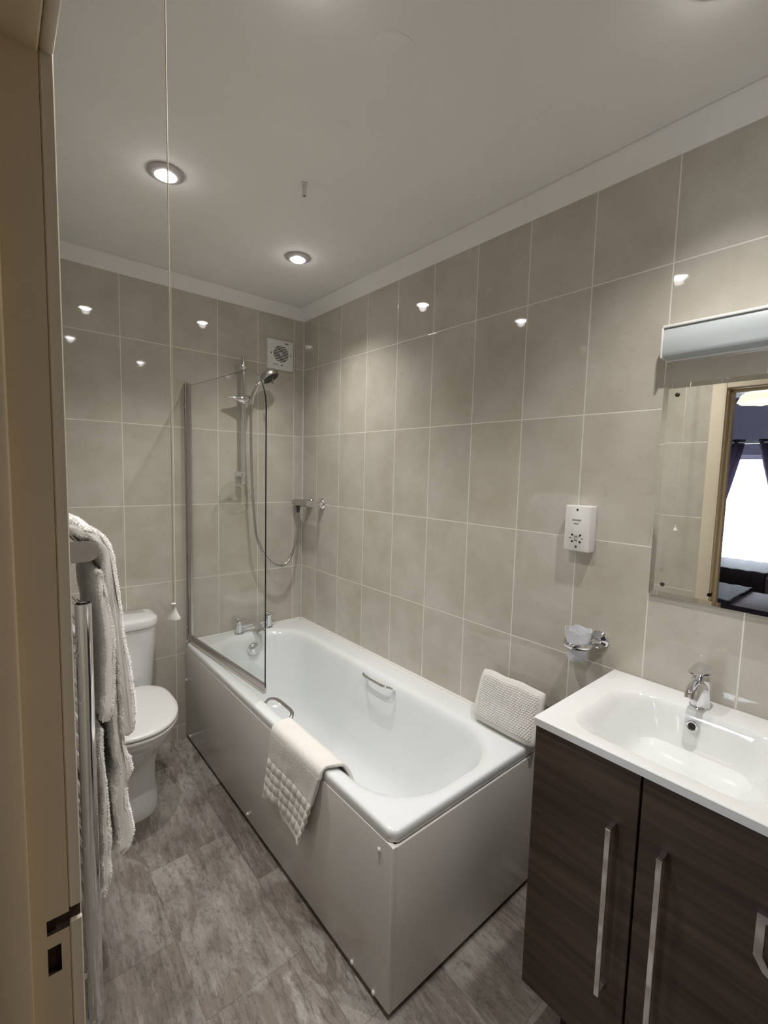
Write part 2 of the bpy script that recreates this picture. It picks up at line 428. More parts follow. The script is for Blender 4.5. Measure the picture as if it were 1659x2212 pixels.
# ================================================================== DOWNLIGHTS
def downlight(x, y, label):
    e = empty('ceiling_downlight', (x, y, H), label, 'light', 'recessed ceiling downlights')
    solo('trim_ring', lambda b: lathe(b, (x, y, H), (0, 0, -1), [(.054, 0), (.055, .002), (.054, .005), (.046, .009), (.036, .012), (.033, .012), (.031, .009), (.031, .001)], 40, cap1=False), TRIMW, e)
    solo('lens', lambda b: lathe(b, (x, y, H), (0, 0, -1), [(.0305, .002), (.0305, .013), (.026, .016), (.012, .018)], 32), LENS, e)
    ld = bpy.data.lights.new('downlight_beam', 'SPOT'); ld.energy = SPOT_W; ld.color = SPOT_COL
    ld.spot_size = math.radians(122); ld.spot_blend = 1.0; ld.shadow_soft_size = .020
    lo = bpy.data.objects.new('downlight_beam', ld); COL.objects.link(lo); lo.parent = e; lo.location = (0, 0, -.0225)
    l2 = bpy.data.lights.new('downlight_spill', 'POINT'); l2.energy = GLOW_W; l2.color = SPOT_COL; l2.shadow_soft_size = .02
    lp = bpy.data.objects.new('downlight_spill', l2); COL.objects.link(lp); lp.parent = e; lp.location = (0, 0, -.026)
    return e
downlight(-.995, -.83, 'round recessed downlight crossed by the pull cord, above the toilet side')
downlight(-.39, -.605, 'small round recessed downlight above the bath near the tiled corner')
downlight(-.40, -2.165, 'round recessed downlight in the ceiling above the washbasin')
downlight(-.98, -1.67, 'round recessed downlight in the ceiling between pull cord and doorway')

# ceiling stub
def stub(b):
    lathe(b, (-.640, -1.085, H), (0, 0, -1), [(.010, 0), (.010, .004), (.0075, .006), (.0075, .040), (.0045, .040), (.0045, .036)], 20)
st = solo('ceiling_stub', stub, PLASTIC_G); tag(st, 'short white tube stub projecting down from the ceiling', 'fitting')
e_ = solo('stub_hole', lambda b: lathe(b, (-.640, -1.085, H-.0365), (0, 0, -1), [(.0044, 0), (.0044, .002)], 16), DARK, st)

# pull cord
pc = empty('pull_cord', (-1.224, -1.667, H), 'thin white light pull cord with bell knob hanging from ceiling', 'pull cord')
CX_, CY_ = -1.224, -1.667
solo('cord', lambda b: tube(b, [(CX_, CY_, H), (CX_+.0005, CY_, 1.8), (CX_, CY_, 1.222)], .0011, 8), simple('cord_white', (.70, .62, .50), .7, noise_amt=.05), pc)
solo('knob', lambda b: lathe(b, (CX_, CY_, 1.226), (0, 0, -1), [(.003, 0), (.0042, .001), (.0042, .004), (.0036, .0055), (.0045, .012), (.0075, .020), (.0108, .0262), (.0110, .028), (.008, .0285), (.004, .020)], 28), PLASTIC, pc)
solo('ceiling_switch', lambda b: lathe(b, (CX_, CY_, H), (0, 0, -1), [(.038, 0), (.038, .016), (.034, .022), (.008, .026), (.004, .034)], 36), PLASTIC, pc)

# ================================================================== BATH
BL = 1.671; BZ = .529
bath = empty('bathtub', (-.35, -.83, 0), 'white bathtub with glossy side panels along the tiled wall', 'bathtub')
def tub(b):
    cx, cy = -.3505, -BL/2
    o = lambda dx, z: rrect(cx, cy, .3495-dx, BL/2-.001-dx, .030-dx*.6, z)
    icx, icy = -.385, -.853
    # inner opening
    def inn(g, z, ye=0, yt=0, rr=0):
        hx = .262-g; hy = .766-g-(ye+yt)/2
        return rrect(icx, icy+(ye-yt)/2, hx, hy, (.20+rr-g*.3,)*2 + (.20+rr-g*.3,)*2, z)
    loops = [o(.012, .497), o(.001, .497), o(0, .499), o(0, .517), o(.002, .524), o(.006, .528), o(.012, BZ),
             inn(-.028, BZ-.0005), inn(-.016, BZ-.0015), inn(-.006, .5235), inn(.002, .517), inn(.009, .505), inn(.016, .48),
             inn(.030, .40, .03, .01), inn(.046, .28, .10, .03), inn(.060, .19, .17, .045), inn(.075, .15, .205, .06),
             inn(.10, .128, .24, .085, -.02), inn(.14, .120, .28, .12, -.05), inn(.20, .118, .36, .2, -.09)]
    loft(b, loops, cap0=False, cap1=True)
solo('tub', tub, ACRYLIC, bath, angle=60)
solo('side_panel', lambda b: box(b, -.703, -.690, -BL-.004, -.003, .022, .4955, .0015), PANEL, bath)
solo('end_panel', lambda b: box(b, -.690, -.004, -BL-.004, -BL+.009, .022, .4925, .0015), PANEL, bath)
solo('corner_trim', lambda b: box(b, -.7036, -.6895, -BL-.0046, -BL+.006, .022, .4957, .0025), PANEL, bath)
solo('frame_base', lambda b: box(b, -.680, -.01, -BL+.022, -.005, 0, .021), DARK, bath)
for (y, z) in ((-.022, .329), (-.074, .040), (-.793, .046), (-1.621, .457), (-1.514, .032), (-1.613, .030)):
    solo('screw_cap', lambda b: lathe(b, (-.703, y, z), (-1, 0, 0), [(.007, 0), (.0068, .002), (.005, .005), (.002, .0062)], 18), PLASTIC, bath)
# grips
def grip(b, xr, y0, y1, z, sx):
    w = sx
    pts = spline([(xr, y0, z-.004), (xr+w*.022, y0-.002, z+.012), (xr+w*.040, y0-.030, z+.016), (xr+w*.043, (y0+y1)/2, z+.016), (xr+w*.040, y1+.030, z+.016), (xr+w*.022, y1+.002, z+.012), (xr, y1, z-.004)], 8)
    u = []
    # flat-oval bar
    loops = []
    n = 14
    for i, p in enumerate(pts):
        d = (pts[min(i+1, len(pts)-1)]-pts[max(i-1, 0)]).normalized()
        up_ = Vector((0, 0, 1)); s = d.cross(up_).normalized(); t = s.cross(d)
        loops.append([p + s*.0075*math.cos(2*PI*k/n) + t*.0055*math.sin(2*PI*k/n) for k in range(n)])
    loft(b, loops)
solo('grab_handle', lambda b: grip(b, -.653, -.835, -1.015, .520, 1), CHROME_S, bath)
solo('grab_handle', lambda b: grip(b, -.136, -.848, -1.040, .503, -1), CHROME, bath)
# overflow
solo('overflow', lambda b: lathe(b, (-.372, -.118, .452), (0, -1, .12), [(.036, 0), (.036, .006), (.034, .012), (.027, .020), (.014, .024), (.004, .025)], 36), CHROME, bath)
solo('plug_hole', lambda b: lathe(b, (-.385, -.36, .1175), (0, 0, 1), [(.034, 0), (.034, .003), (.028, .005), (.022, .002), (.006, .006)], 32), CHROME, bath)

# bath mixer
bt = empty('bath_mixer_tap', (-.334, -.045, BZ), 'chrome twin-lever bath mixer on the far end of the tub', 'tap')
for i, (x, y) in enumerate(((-.424, -.045), (-.244, -.040))):
    def pil(b):
        lathe(b, (x, y, BZ), (0, 0, 1), [(.026, 0), (.026, .004), (.021, .008), (.0185, .010), (.0175, .055), (.0175, .0558), (.0165, .0566), (.0175, .0575), (.017, .075)], 28)
    solo('pillar', pil, CHROME, bt)
    def hd(b):
        # sloping teardrop lever
        L = []
        for t in range(9):
            s = t/8; xx = x - .016 + s*.058; w = .019*math.sqrt(max(.02, 1-(s*1.0)**2.2)) if s > .25 else .018*math.sqrt(max(.05, 1-((.25-s)/.27)**2))
            zt = BZ+.100 - .010*abs(s-.3) - s*.022; zb = BZ+.0755 + s*.004
            L.append([Vector((xx, y+w*math.cos(a), (zt+zb)/2+(zt-zb)/2*math.sin(a))) for a in [2*PI*k/14 for k in range(14)]])
        loft(b, L)
    solo('lever', hd, CHROME, bt)
def barx(b):
    tube(b, [(-.410, -.045, BZ+.040), (-.26, -.042, BZ+.040)], .0125, 18)
solo('cross_bar', barx, CHROME, bt)
def spout(b):
    pts = [(-.334, -.040, BZ+.046), (-.334, -.065, BZ+.048), (-.334, -.095, BZ+.042), (-.334, -.125, BZ+.030), (-.334, -.145, BZ+.018)]
    L = []
    for i, p in enumerate(spline(pts, 4)):
        s = i/16; w = .024-.004*s; h = .011-.002*s
        L.append([Vector((p.x+w*math.cos(a), p.y, p.z+h*math.sin(a))) for a in [2*PI*k/16 for k in range(16)]])
    loft(b, L)
solo('spout', spout, CHROME, bt)

# ================================================================== SHOWER SCREEN
A0 = Vector((-.682, -.020)); A1 = Vector((-.624, -.785)); sd = (A1-A0).normalized(); sn = Vector((-sd.y, sd.x))
def sp(s, z, n=0): p = A0 + sd*s + sn*n; return Vector((p.x, p.y, z))
scr = empty('bath_screen', (-.68, -.02, BZ), 'clear glass bath screen with curved top corner standing on the bath rim', 'shower screen')
SL, ST, SB = .765, 1.863, .556
def glass(b):
    out = [(.022, SB), (SL, SB)]
    R_ = .165
    for k in range(25):
        a = PI/2*k/24; out.append((SL-R_+R_*math.cos(a), ST-R_+R_*math.sin(a)))
    out.append((.022, ST))
    f = [b.verts.new(sp(s, z, -.003)) for s, z in out]; g = [b.verts.new(sp(s, z, .003)) for s, z in out]
    b.faces.new(f); b.faces.new(g[::-1])
    n = len(out)
    for i in range(n):
        q = b.faces.new((f[i], g[i], g[(i+1) % n], f[(i+1) % n])); q.material_index = 1
solo('glass_panel', glass, GLASS, scr, mats=[GLASS, GLASSEDGE], angle=30)
def wallprof(b):
    box(b, -.693, -.662, -.016, -.0005, BZ+.008, 1.880, .003); 
solo('wall_profile', wallprof, ALU, scr)
def hinge(b):
    L = []
    for z in (SB-.004, 1.878):
        c = sp(.012, z)
        L.append([Vector((c.x+.0105*math.cos(2*PI*k/20), c.y+.0105*math.sin(2*PI*k/20), z)) for k in range(20)])
    loft(b, L)
    L = [[sp(s, z, n) for s, n in ((.018, -.006), (.030, -.006), (.030, .006), (.018, .006))] for z in (SB-.004, 1.872)]
    loft(b, L)
solo('hinge_profile', hinge, CHROME_S, scr)
def rail(b):
    loft(b, [[sp(s, z, n) for z, n in ((SB-.008, -.0065), (SB+.014, -.0065), (SB+.014, .0065), (SB-.008, .0065))] for s in (.022, SL)])
solo('bottom_rail', rail, ALU, scr)
def seal(b):
    loft(b, [[sp(s, z, n) for z, n in ((BZ+.003, -.009), (SB-.008, -.004), (SB-.008, .004), (BZ+.004, .003))] for s in (.030, SL+.002)])
solo('seal_strip', seal, SEAL, scr)
for z in (1.76, .61):
    solo('profile_screw', lambda b: lathe(b, (-.693, -.009, z), (-1, 0, 0), [(.0045, 0), (.004, .002), (.001, .003)], 14), PLASTIC, scr)

# ================================================================== SHOWER RAIL KIT
sk = empty('shower_riser_kit', (-.402, 0, 1.37), 'chrome shower riser rail with hand shower and hose on back wall', 'shower')
RX, RY = -.402, -.055
solo('riser_rail', lambda b: tube(b, [(RX, RY, 1.372), (RX, RY, 2.048)], .0112, 20), CHROME, sk)
for z in (1.998, 1.425):
    def br(b):
        lathe(b, (RX-.004, 0, z), (0, -1, 0), [(.024, 0), (.024, .004), (.020, .010), (.016, .03), (.0165, .062), (.012, .070), (.004, .073)], 28)
    solo('wall_bracket', br, CHROME, sk)
def slider(b):
    # elongated clamp with wavy lever on left
    pts = [(-.492, .004, .006), (-.478, .006, .009), (-.462, .0075, .012), (-.445, .012, .016), (-.432, .018, .020), (-.418, .0235, .023), (-.402, .025, .024), (-.376, .0235, .023), (-.361, .019, .019), (-.354, .006, .008)]
    L = []
    for i, (x, hz, hy) in enumerate(pts):
        dz = .004 if i < 3 else 0
        L.append([Vector((x, RY-.012+hy*math.cos(a), 1.826+dz+hz*math.sin(a))) for a in [2*PI*k/20 for k in range(20)]])
    loft(b, L)
solo('slider_clamp', slider, CHROME, sk)
hs = None
def handset(b):
    pts = spline([(-.374, -.098, 1.800), (-.370, -.100, 1.840), (-.356, -.106, 1.880), (-.335, -.114, 1.918), (-.312, -.120, 1.945)], 6)
    n = len(pts); tube(b, pts, [.0105 + .0015*math.sin(PI*i/n) + (.004*(i/n)**3) for i in range(n)], 18)
HS = solo('hand_shower', handset, CHROME, sk)
hc = Vector((-.288, -.126, 1.962)); hax = Vector((.36, -.42, -.83)).normalized()
solo('spray_head', lambda b: lathe(b, hc-hax*.018, hax, [(.010, -.004), (.034, .000), (.046, .006), (.0505, .014), (.0515, .034), (.049, .038), (.046, .038), (.045, .034)], 40), CHROME_S, HS)
def face(b):
    lathe(b, hc+hax*.0155, hax, [(.0455, 0), (.0455, .002), (.040, .004)], 36)
    for r, n in ((.012, 6), (.022, 12), (.032, 18)):
        u, w = frame_of(hax)
        for k in range(n):
            a = 2*PI*k/n; c = hc+hax*.019+(u*math.cos(a)+w*math.sin(a))*r
            lathe(b, c, hax, [(.0014, 0), (.001, .003)], 6)
solo('spray_face', face, DARKG, HS)
solo('spray_lever', lambda b: tube(b, [hc+hax*.012+Vector((-.008, -.040, -.012)), hc+hax*.012+Vector((-.008, -.044, -.040))], .0042, 10), DARKG, HS)
hose_pts = spline([(-.374, -.098, 1.800), (-.376, -.094, 1.72), (-.372, -.086, 1.60), (-.364, -.080, 1.40), (-.354, -.080, 1.24), (-.340, -.080, 1.10), (-.315, -.080, 1.020), (-.278, -.080, .958), (-.235, -.080, .912), (-.195, -.080, .896), (-.155, -.079, .903), (-.120, -.076, .94), (-.092, -.070, 1.00), (-.074, -.064, 1.07), (-.065, -.060, 1.14), (-.0635, -.060, 1.215)], 26)
def hose(b):
    n = len(hose_pts); tube(b, hose_pts, [.0068+.0006*(i % 2) for i in range(n)], 12)
solo('hose', hose, simple('hose_chrome', (.50, .50, .50), .22, 1.0, noise_amt=.05, nscale=100), sk, angle=80)
# round clear dish behind the glass
def dish(b):
    c = Vector((-.452, -.046, 1.292)); ax = Vector((-.06, -1, .05)).normalized()
    lathe(b, c, ax, [(.004, 0), (.060, .000), (.080, .004), (.088, .012), (.090, .020), (.0875, .020), (.085, .013), (.078, .007), (.058, .003), (.004, .003)], 56)
DI = solo('soap_dish', dish, CLEARP, sk)
solo('dish_hub', lambda b: lathe(b, (-.478, -.049, 1.290), (-.06, -1, .05), [(.013, 0), (.013, .004), (.008, .007), (.006, .012), (.002, .013)], 24), CLEARP, DI)
def dring(b):
    pts = [Vector((-.392+.010*math.cos(a), -.058-.003*math.cos(a), 1.290+.040*math.sin(a))) for a in [2*PI*k/32 for k in range(33)]]
    tube(b, pts, .0026, 8, cap=False)
solo('dish_grip', dring, CLEARP, DI)

# valve
sv = empty('shower_valve', (0, -.16, 1.262), 'chrome bar shower valve mounted on the tiled wall beside the corner', 'shower valve')
for y in (-.100, -.228):
    solo('wall_flange', lambda b: lathe(b, (0, y, 1.264), (-1, 0, 0), [(.033, 0), (.033, .004), (.029, .014), (.018, .022), (.014, .026), (.014, .048)], 32), CHROME, sv)
def vb(b):
    lathe(b, (-.064, -.018, 1.262), (0, -1, 0), [(.014, 0), (.0195, .004), (.021, .010), (.0215, .05), (.021, .052), (.0215, .054), (.0215, .150), (.020, .156)], 32)
solo('valve_body', vb, CHROME_S, sv)
solo('temperature_knob', lambda b: lathe(b, (-.064, -.176, 1.262), (0, -1, 0), [(.0185, 0), (.0195, .003), (.0195, .070), (.017, .078), (.008, .080)], 32), CHROME, sv)
solo('hose_outlet', lambda b: lathe(b, (-.0635, -.060, 1.246), (0, 0, -1), [(.0125, 0), (.0125, .012), (.010, .014), (.010, .028), (.008, .044)], 20), DARKG, sv)

# extractor fan
FX0, FX1, FZ0, FZ1 = -.243, -.080, 2.030, 2.193
fan = empty('extractor_fan', ((FX0+FX1)/2, 0, FZ0), 'square white extractor fan with round louvred grille high on back wall', 'fan')
fc = Vector(((FX0+FX1)/2, -.022, (FZ0+FZ1)/2+.004)); FR = .047
def fanbody(b):
    L = [[Vector((p.x, y, p.y)) for p in rrect((FX0+FX1)/2, (FZ0+FZ1)/2, .083-i, .083-i, .008, 0, 4, 2)] for y, i in ((0, 0), (-.014, 0), (-.019, .004), (-.021, .009))]
    loft(b, L)
solo('front_cover', fanbody, PLASTIC, fan)
solo('grille_opening', lambda b: lathe(b, (fc.x, -.0205, fc.z), (0, -1, 0), [(FR, 0), (FR, .001)], 48), DARK, fan)
def slats(b):
    for k in range(-5, 6):
        z = k*.0085; w = math.sqrt(max(0, (FR+.001)**2-z*z))
        box(b, fc.x-w, fc.x+w, -.0245, -.0212, fc.z+z-.0019, fc.z+z+.0019, .0008, 1)
    box(b, fc.x-.004, fc.x+.004, -.0245, -.0212, fc.z-FR, fc.z+FR) if False else None
    lathe(b, (fc.x, -.0213, fc.z), (0, -1, 0), [(.006, 0), (.006, .0035)], 16)
solo('grille_slats', slats, PLASTIC, fan)
def fdot(b, x, z, r): lathe(b, (x, -.0208, z), (0, -1, 0), [(r, 0), (r, .0012)], 14)
solo('screw_hole', lambda b: fdot(b, fc.x-.062, fc.z-.001, .0038), DARK, fan)
solo('screw_hole', lambda b: fdot(b, fc.x+.062, fc.z-.001, .0036), DARK, fan)
solo('screw_hole', lambda b: fdot(b, fc.x-.002, fc.z+.062, .0018), DARK, fan)
solo('indicator_light', lambda b: fdot(b, fc.x+.004, fc.z-.062, .0045), simple('dark_red', (.10, .008, .008), .3), fan)
def bar(b, x0, x1, z0, z1): box(b, x0, x1, -.0216, -.0208, z0, z1)
solo('logo_print', lambda b: bar(b, fc.x+.030, fc.x+.046, fc.z+.059, fc.z+.064), RED, fan)
solo('logo_print', lambda b: bar(b, fc.x+.020, fc.x+.029, fc.z+.0595, fc.z+.0635), BLACK, fan)
solo('logo_print', lambda b: [bar(b, fc.x-.050+i*.0052, fc.x-.0465+i*.0052, fc.z-.063, fc.z-.059) for i in range(6)], BLACK, fan)

# shaver socket
so = empty('shaver_socket', (0, -1.765, 1.221), 'white shaver socket plate marked SHAVERS ONLY on the tiled wall', 'socket')
sc_, sz_ = -1.7725, 1.2945
def sob(b):
    L = []
    for x, i in ((0, 0), (-.036, 0), (-.0395, .0015), (-.041, .004)):
        L.append([Vector((x, p.x, p.y)) for p in rrect(sc_, sz_, .0415-i, .073-i, .003, 0, 3, 2)])
    loft(b, L)
solo('face_plate', sob, PLASTIC, so)
XF = -.041
def sdot(b, y, z, r, n=16): lathe(b, (XF+.0004, y, z), (-1, 0, 0), [(r, 0), (r, .0012)], n)
solo('screw', lambda b: sdot(b, sc_, sz_+.060, .0034), DARK, so)
solo('screw', lambda b: sdot(b, sc_-.001, sz_-.058, .0034), DARK, so)
for sy, szz in ((1, 1), (1, -1), (-1, 1), (-1, -1)):
    def pin(b):
        y, z = sc_+sy*.0135, sz_-.0315+szz*.0095
        sdot(b, y, z+szz*.0015, .0032)
        v = [b.verts.new((XF-.0008, y+a, z+c)) for a, c in ((-.003*1, .002*szz), (.003, .002*szz), (-sy*.0052, -szz*.0035))]
        w = [b.verts.new((XF+.0003, p.co.y, p.co.z)) for p in v]
        b.faces.new(v); b.faces.new(w[::-1]); ring_faces(b, v, w)
    solo('pin_hole', pin, DARK, so)
def text(txt, size, loc, rot, mat, parent, name, ext=.0003):
    c = bpy.data.curves.new(name, 'FONT'); c.body = txt; c.size = size; c.align_x = 'CENTER'; c.align_y = 'CENTER'; c.extrude = ext
    o = bpy.data.objects.new(name, c); COL.objects.link(o)
    dg = bpy.context.evaluated_depsgraph_get(); me = bpy.data.meshes.new_from_object(o.evaluated_get(dg))
    bpy.data.objects.remove(o)
    me.transform(Matrix.Translation(Vector(loc)) @ rot.to_4x4())
    bm = bmesh.new(); bm.from_mesh(me); return finish(bm, name, mat, parent, smooth=False)
ROTW = Matrix(((0, 0, -1), (-1, 0, 0), (0, 1, 0)))       # text reads along -y on the right wall, faces -x
text('SHAVERS', .0072, (XF-.0003, sc_+.001, sz_+.0265), ROTW, BLACK, so, 'shavers_lettering')
text('ONLY', .0066, (XF-.0003, sc_+.001, sz_+.0155), ROTW, BLACK, so, 'only_lettering')
text('240V', .0046, (XF-.0003, sc_+.019, sz_-.0315), ROTW, BLACK, so, 'voltage_lettering')
text('115V', .0046, (XF-.0003, sc_-.019, sz_-.0315), ROTW, BLACK, so, 'voltage_lettering')
def shav(b):
    box(b, XF-.0006, XF+.0002, sc_-.0062, sc_+.0062, sz_-.0245, sz_-.0235); box(b, XF-.0006, XF+.0002, sc_-.0045, sc_+.0045, sz_-.0395, sz_-.0382)
    tube(b, [(XF-.0004, sc_-.0055, sz_-.030), (XF-.0004, sc_+.001, sz_-.026), (XF-.0004, sc_+.006, sz_-.030), (XF-.0004, sc_+.003, sz_-.036), (XF-.0004, sc_-.005, sz_-.037)], .0006, 6)
solo('shaver_symbol', shav, BLACK, so)

# ================================================================== CUP HOLDER
ch = empty('tumbler_holder', (0, -1.835, .935), 'chrome tumbler holder ring fixed to the tiles beside the basin', 'holder')
cupc = Vector((-.064, -1.811, .935))
solo('wall_plate', lambda b: lathe(b, (0, -1.850, .945), (-1, 0, 0), [(.030, 0), (.030, .005), (.026, .010), (.012, .014), (.009, .018)], 32), CHROME, ch)
def rg(b):
    pts = [cupc+Vector((.040*math.cos(a), .040*math.sin(a), 0)) for a in [2*PI*k/40 for k in range(40)]]
    n = 10; loops = []
    for i, p in enumerate(pts):
        r = (p-cupc).normalized(); loops.append([p + r*.0052*math.cos(2*PI*k/n) + Vector((0, 0, .0088*math.sin(2*PI*k/n))) for k in range(n)])
    R = [[b.verts.new(q) for q in L] for L in loops]
    for i in range(len(R)): ring_faces(b, R[i], R[(i+1) % len(R)])
solo('ring', rg, CHROME, ch)
solo('arm', lambda b: tube(b, [(-.010, -1.846, .942), (-.032, -1.832, .936)], .006, 12), CHROME, ch)
def cup(b):
    prof = [(.0265, -.056), (.0285, -.048), (.0312, -.024), (.0342, .002), (.0372, .026), (.0392, .042), (.0378, .042), (.0355, .024), (.0298, -.022), (.0258, -.052)]
    R = lathe(b, cupc+Vector((0, 0, .004)), (0, 0, 1), prof, 40)
    for i, ring in enumerate(R):
        for k, v in enumerate(ring):
            d = (v.co-cupc); w = noise.noise(Vector((k*.35, i*.9, 1)))*.0022
            v.co += Vector((d.x, d.y, 0)).normalized()*w + Vector((0, 0, (.003*math.sin(k*.8) if i in (5, 6) else 0)))
cp = solo('plastic_cup', cup, FROST); tag(cp, 'crumpled clear plastic wrapped cup sitting in the chrome ring', 'cup')

# ================================================================== VANITY
VY0, VY1, VC = -1.903, -2.50, -2.1515
van = empty('vanity_cabinet', (-.22, -2.15, 0), 'dark walnut vanity cabinet with long chrome bar handles under the basin', 'cabinet')
def carc(b):
    box(b, -.430, -.004, VY0-.020, VY0-.004, .152, .847); box(b, -.430, -.004, VY1, VY1+.016, .152, .847)
    box(b, -.430, -.004, VY1+.016, VY0-.020, .152, .168); box(b, -.012, -.004, VY1+.016, VY0-.020, .168, .750)
solo('carcass', carc, WOOD, van)
solo('plinth', lambda b: box(b, -.36, -.004, VY1+.01, VY0-.07, 0, .150), PLINTH, van)
for y0, y1, hy in ((VY0-.003, VC+.0025, -2.104), (VC-.0025, VC-.2445, -2.203)):
    d = solo('cabinet_door', lambda b: box(b, -.449, -.431, y1, y0, .150, .846, .0012, 1), WOOD, van)
    def hd(b):
        box(b, -.483, -.476, hy-.0055, hy+.0055, .322, .714, .0012, 1)
        box(b, -.478, -.449, hy-.0055, hy+.0055, .322, .330, .001, 1); box(b, -.478, -.449, hy-.0055, hy+.0055, .706, .714, .001, 1)
    solo('bar_handle', hd, CHROME, d)
solo('filler_panel', lambda b: box(b, -.449, -.431, VY1, VC-.2475, .150, .846, .0012, 1), WOOD, van)
tr = empty('toilet_roll_holder', (-.449, -2.39, .69), 'chrome flat-bar toilet roll holder fixed to the dark cabinet front', 'holder')
def trh(b):
    y0 = -2.359; path = [(-2.47, .748), (y0, .748), (y0, .672), (y0-.014, .650), (y0-.034, .640), (-2.47, .640)]
    path = [(y, z) for y, z in path]
    w = .006
    def offs(d):
        return [(-2.47, .748-d), (y0-d, .748-d), (y0-d, .672+d*.4), (y0-.014-d*.7, .650+d*.7), (y0-.034-d*.3, .640+d), (-2.47, .640+d)]
    o = offs(0); i = offs(.012)
    for x in ((-.512, -.500),):
        fo = [b.verts.new((x[0], y, z)) for y, z in o]; fi = [b.verts.new((x[0], y, z)) for y, z in i]
        bo = [b.verts.new((x[1], y, z)) for y, z in o]; bi = [b.verts.new((x[1], y, z)) for y, z in i]
        ring_faces(b, fo, fi, False); ring_faces(b, bo, bi, False); ring_faces(b, fo, bo, False); ring_faces(b, fi, bi, False)
        b.faces.new((fo[0], fi[0], bi[0], bo[0])); b.faces.new((fo[-1], fi[-1], bi[-1], bo[-1]))
solo('loop_bar', trh, CHROME, tr)
solo('mount_arm', lambda b: box(b, -.502, -.4495, -2.465, -2.445, .732, .752, .002), CHROME, tr)

bs = empty('washbasin', (-.228, -2.2, .848), 'white rectangular washbasin with integral top on the dark cabinet', 'washbasin')
BT = .867
def basin(b):
    cx, cy = -.2285, (VY0+VY1+.003)/2; hx, hy = .2265, (VY0-VY1)/2
    o = lambda dx, z: rrect(cx, cy, hx-dx, hy-dx, .004, z)
    bc = (-.246, VC-.008)
    def q(x0, x1, yh, r, z, dy=0): return rrect((x0+x1)/2, bc[1]+dy, (x1-x0)/2, yh, r, z)
    loops = [o(.02, .848), o(.0, .848), o(0, .8655), o(.0015, BT),
             q(-.418, -.092, .200, .075, BT), q(-.414, -.095, .197, .075, BT-.0012), q(-.405, -.099, .188, .074, BT-.007), q(-.394, -.102, .179, .072, BT-.016),
             q(-.374, -.106, .163, .068, BT-.038), q(-.350, -.111, .147, .062, BT-.064), q(-.330, -.116, .134, .056, BT-.084), q(-.310, -.124, .122, .05, BT-.098),
             q(-.288, -.140, .10, .042, BT-.105), q(-.24, -.18, .05, .028, BT-.108)]
    loft(b, loops, cap0=False, cap1=True)
solo('basin_top', basin, CERAMIC, bs, angle=32)
def ovf(b): lathe(b, (-.1135, VC+.006, BT-.034), (-1, 0, .18), [(.0135, 0), (.0135, .003), (.0115, .0045), (.0085, .003), (.0085, .001)], 28)
OV = solo('overflow_ring', ovf, CHROME, bs)
solo('overflow_hole', lambda b: lathe(b, (-.1140, VC+.006, BT-.034), (-1, 0, .18), [(.0085, 0), (.0085, .002)], 20), DARK, OV)

tp = empty('basin_mixer_tap', (-.060, -2.145, BT), 'chrome single-lever mixer tap at the back of the washbasin', 'tap')
tx, ty = -.058, -2.145
def tbody(b):
    L = []
    for z, r, dx in ((0, .0245, 0), (.003, .0245, 0), (.005, .022, 0), (.02, .0215, -.001), (.045, .022, -.003), (.062, .0225, -.004), (.078, .0225, -.004), (.088, .021, -.004), (.092, .018, -.004)):
        L.append([Vector((tx+dx+r*math.cos(a), ty+r*math.sin(a), BT+z)) for a in [2*PI*k/32 for k in range(32)]])
    loft(b, L)
solo('body', tbody, CHROME, tp)
def tsp(b):
    pts = spline([(tx-.002, ty, BT+.046), (tx-.030, ty, BT+.065), (tx-.055, ty, BT+.066), (tx-.073, ty, BT+.056), (tx-.081, ty, BT+.044)], 5)
    n = len(pts); L = []
    for i, p in enumerate(pts):
        d = (pts[min(i+1, n-1)]-pts[max(i-1, 0)]).normalized(); t = Vector((0, 1, 0)); s = d.cross(t)
        w = .0195-.004*i/n; h = .015-.003*i/n
        L.append([p+t*w*math.cos(a)+s*h*math.sin(a) for a in [2*PI*k/20 for k in range(20)]])
    loft(b, L)
solo('spout', tsp, CHROME, tp)
def tlv(b):
    pts = [(tx+.022, .007, .010), (tx+.016, .017, .013), (tx+.002, .022, .016), (tx-.016, .0215, .013), (tx-.036, .019, .009), (tx-.060, .0165, .0065), (tx-.082, .012, .004), (tx-.094, .004, .002)]
    L = []
    for i, (x, w, h) in enumerate(pts):
        zc = BT+.104 + (0 if i < 4 else .0028*(i-3))
        L.append([Vector((x, ty+w*math.cos(a), zc+h*math.sin(a)*(.8 if math.sin(a) > 0 else 1))) for a in [2*PI*k/20 for k in range(20)]])
    loft(b, L)
solo('lever', tlv, CHROME, tp)

# ================================================================== MIRROR + LIGHT
MY0, MY1, MZ0, MZ1 = -1.983, -2.40, 1.126, 1.721
mr = empty('wall_mirror', (0, -2.19, MZ0), 'tall rectangular wall mirror hanging above the washbasin, reflecting the doorway', 'mirror')
def mir(b):
    bv = .013
    def L(i, x): return [Vector((x, y, z)) for y, z in ((MY0-i, MZ0+i), (MY1+i, MZ0+i), (MY1+i, MZ1-i), (MY0-i, MZ1-i))]
    R = loft(b, [L(0, -.004), L(0, -.0072), L(bv, -.0082)], True, True)
solo('mirror_glass', mir, MIRROR, mr, smooth=False)
def mscrew(b, y, z): lathe(b, (-.0082, y, z), (-1, 0, 0), [(.0062, 0), (.0058, .002), (.003, .0035), (.001, .0036)], 20)
for y, z in ((-2.018, 1.690), (-2.018, 1.160), (-2.365, 1.690), (-2.365, 1.160)):
    solo('mirror_screw', lambda b: mscrew(b, y, z), simple('dark_bronze_screw', (.10, .09, .08), .3, .9), mr)
ml = empty('mirror_light', (0, -2.19, 1.785), 'unlit long rectangular opal strip light above the mirror', 'wall light')
LY0, LY1 = -1.982, -2.408
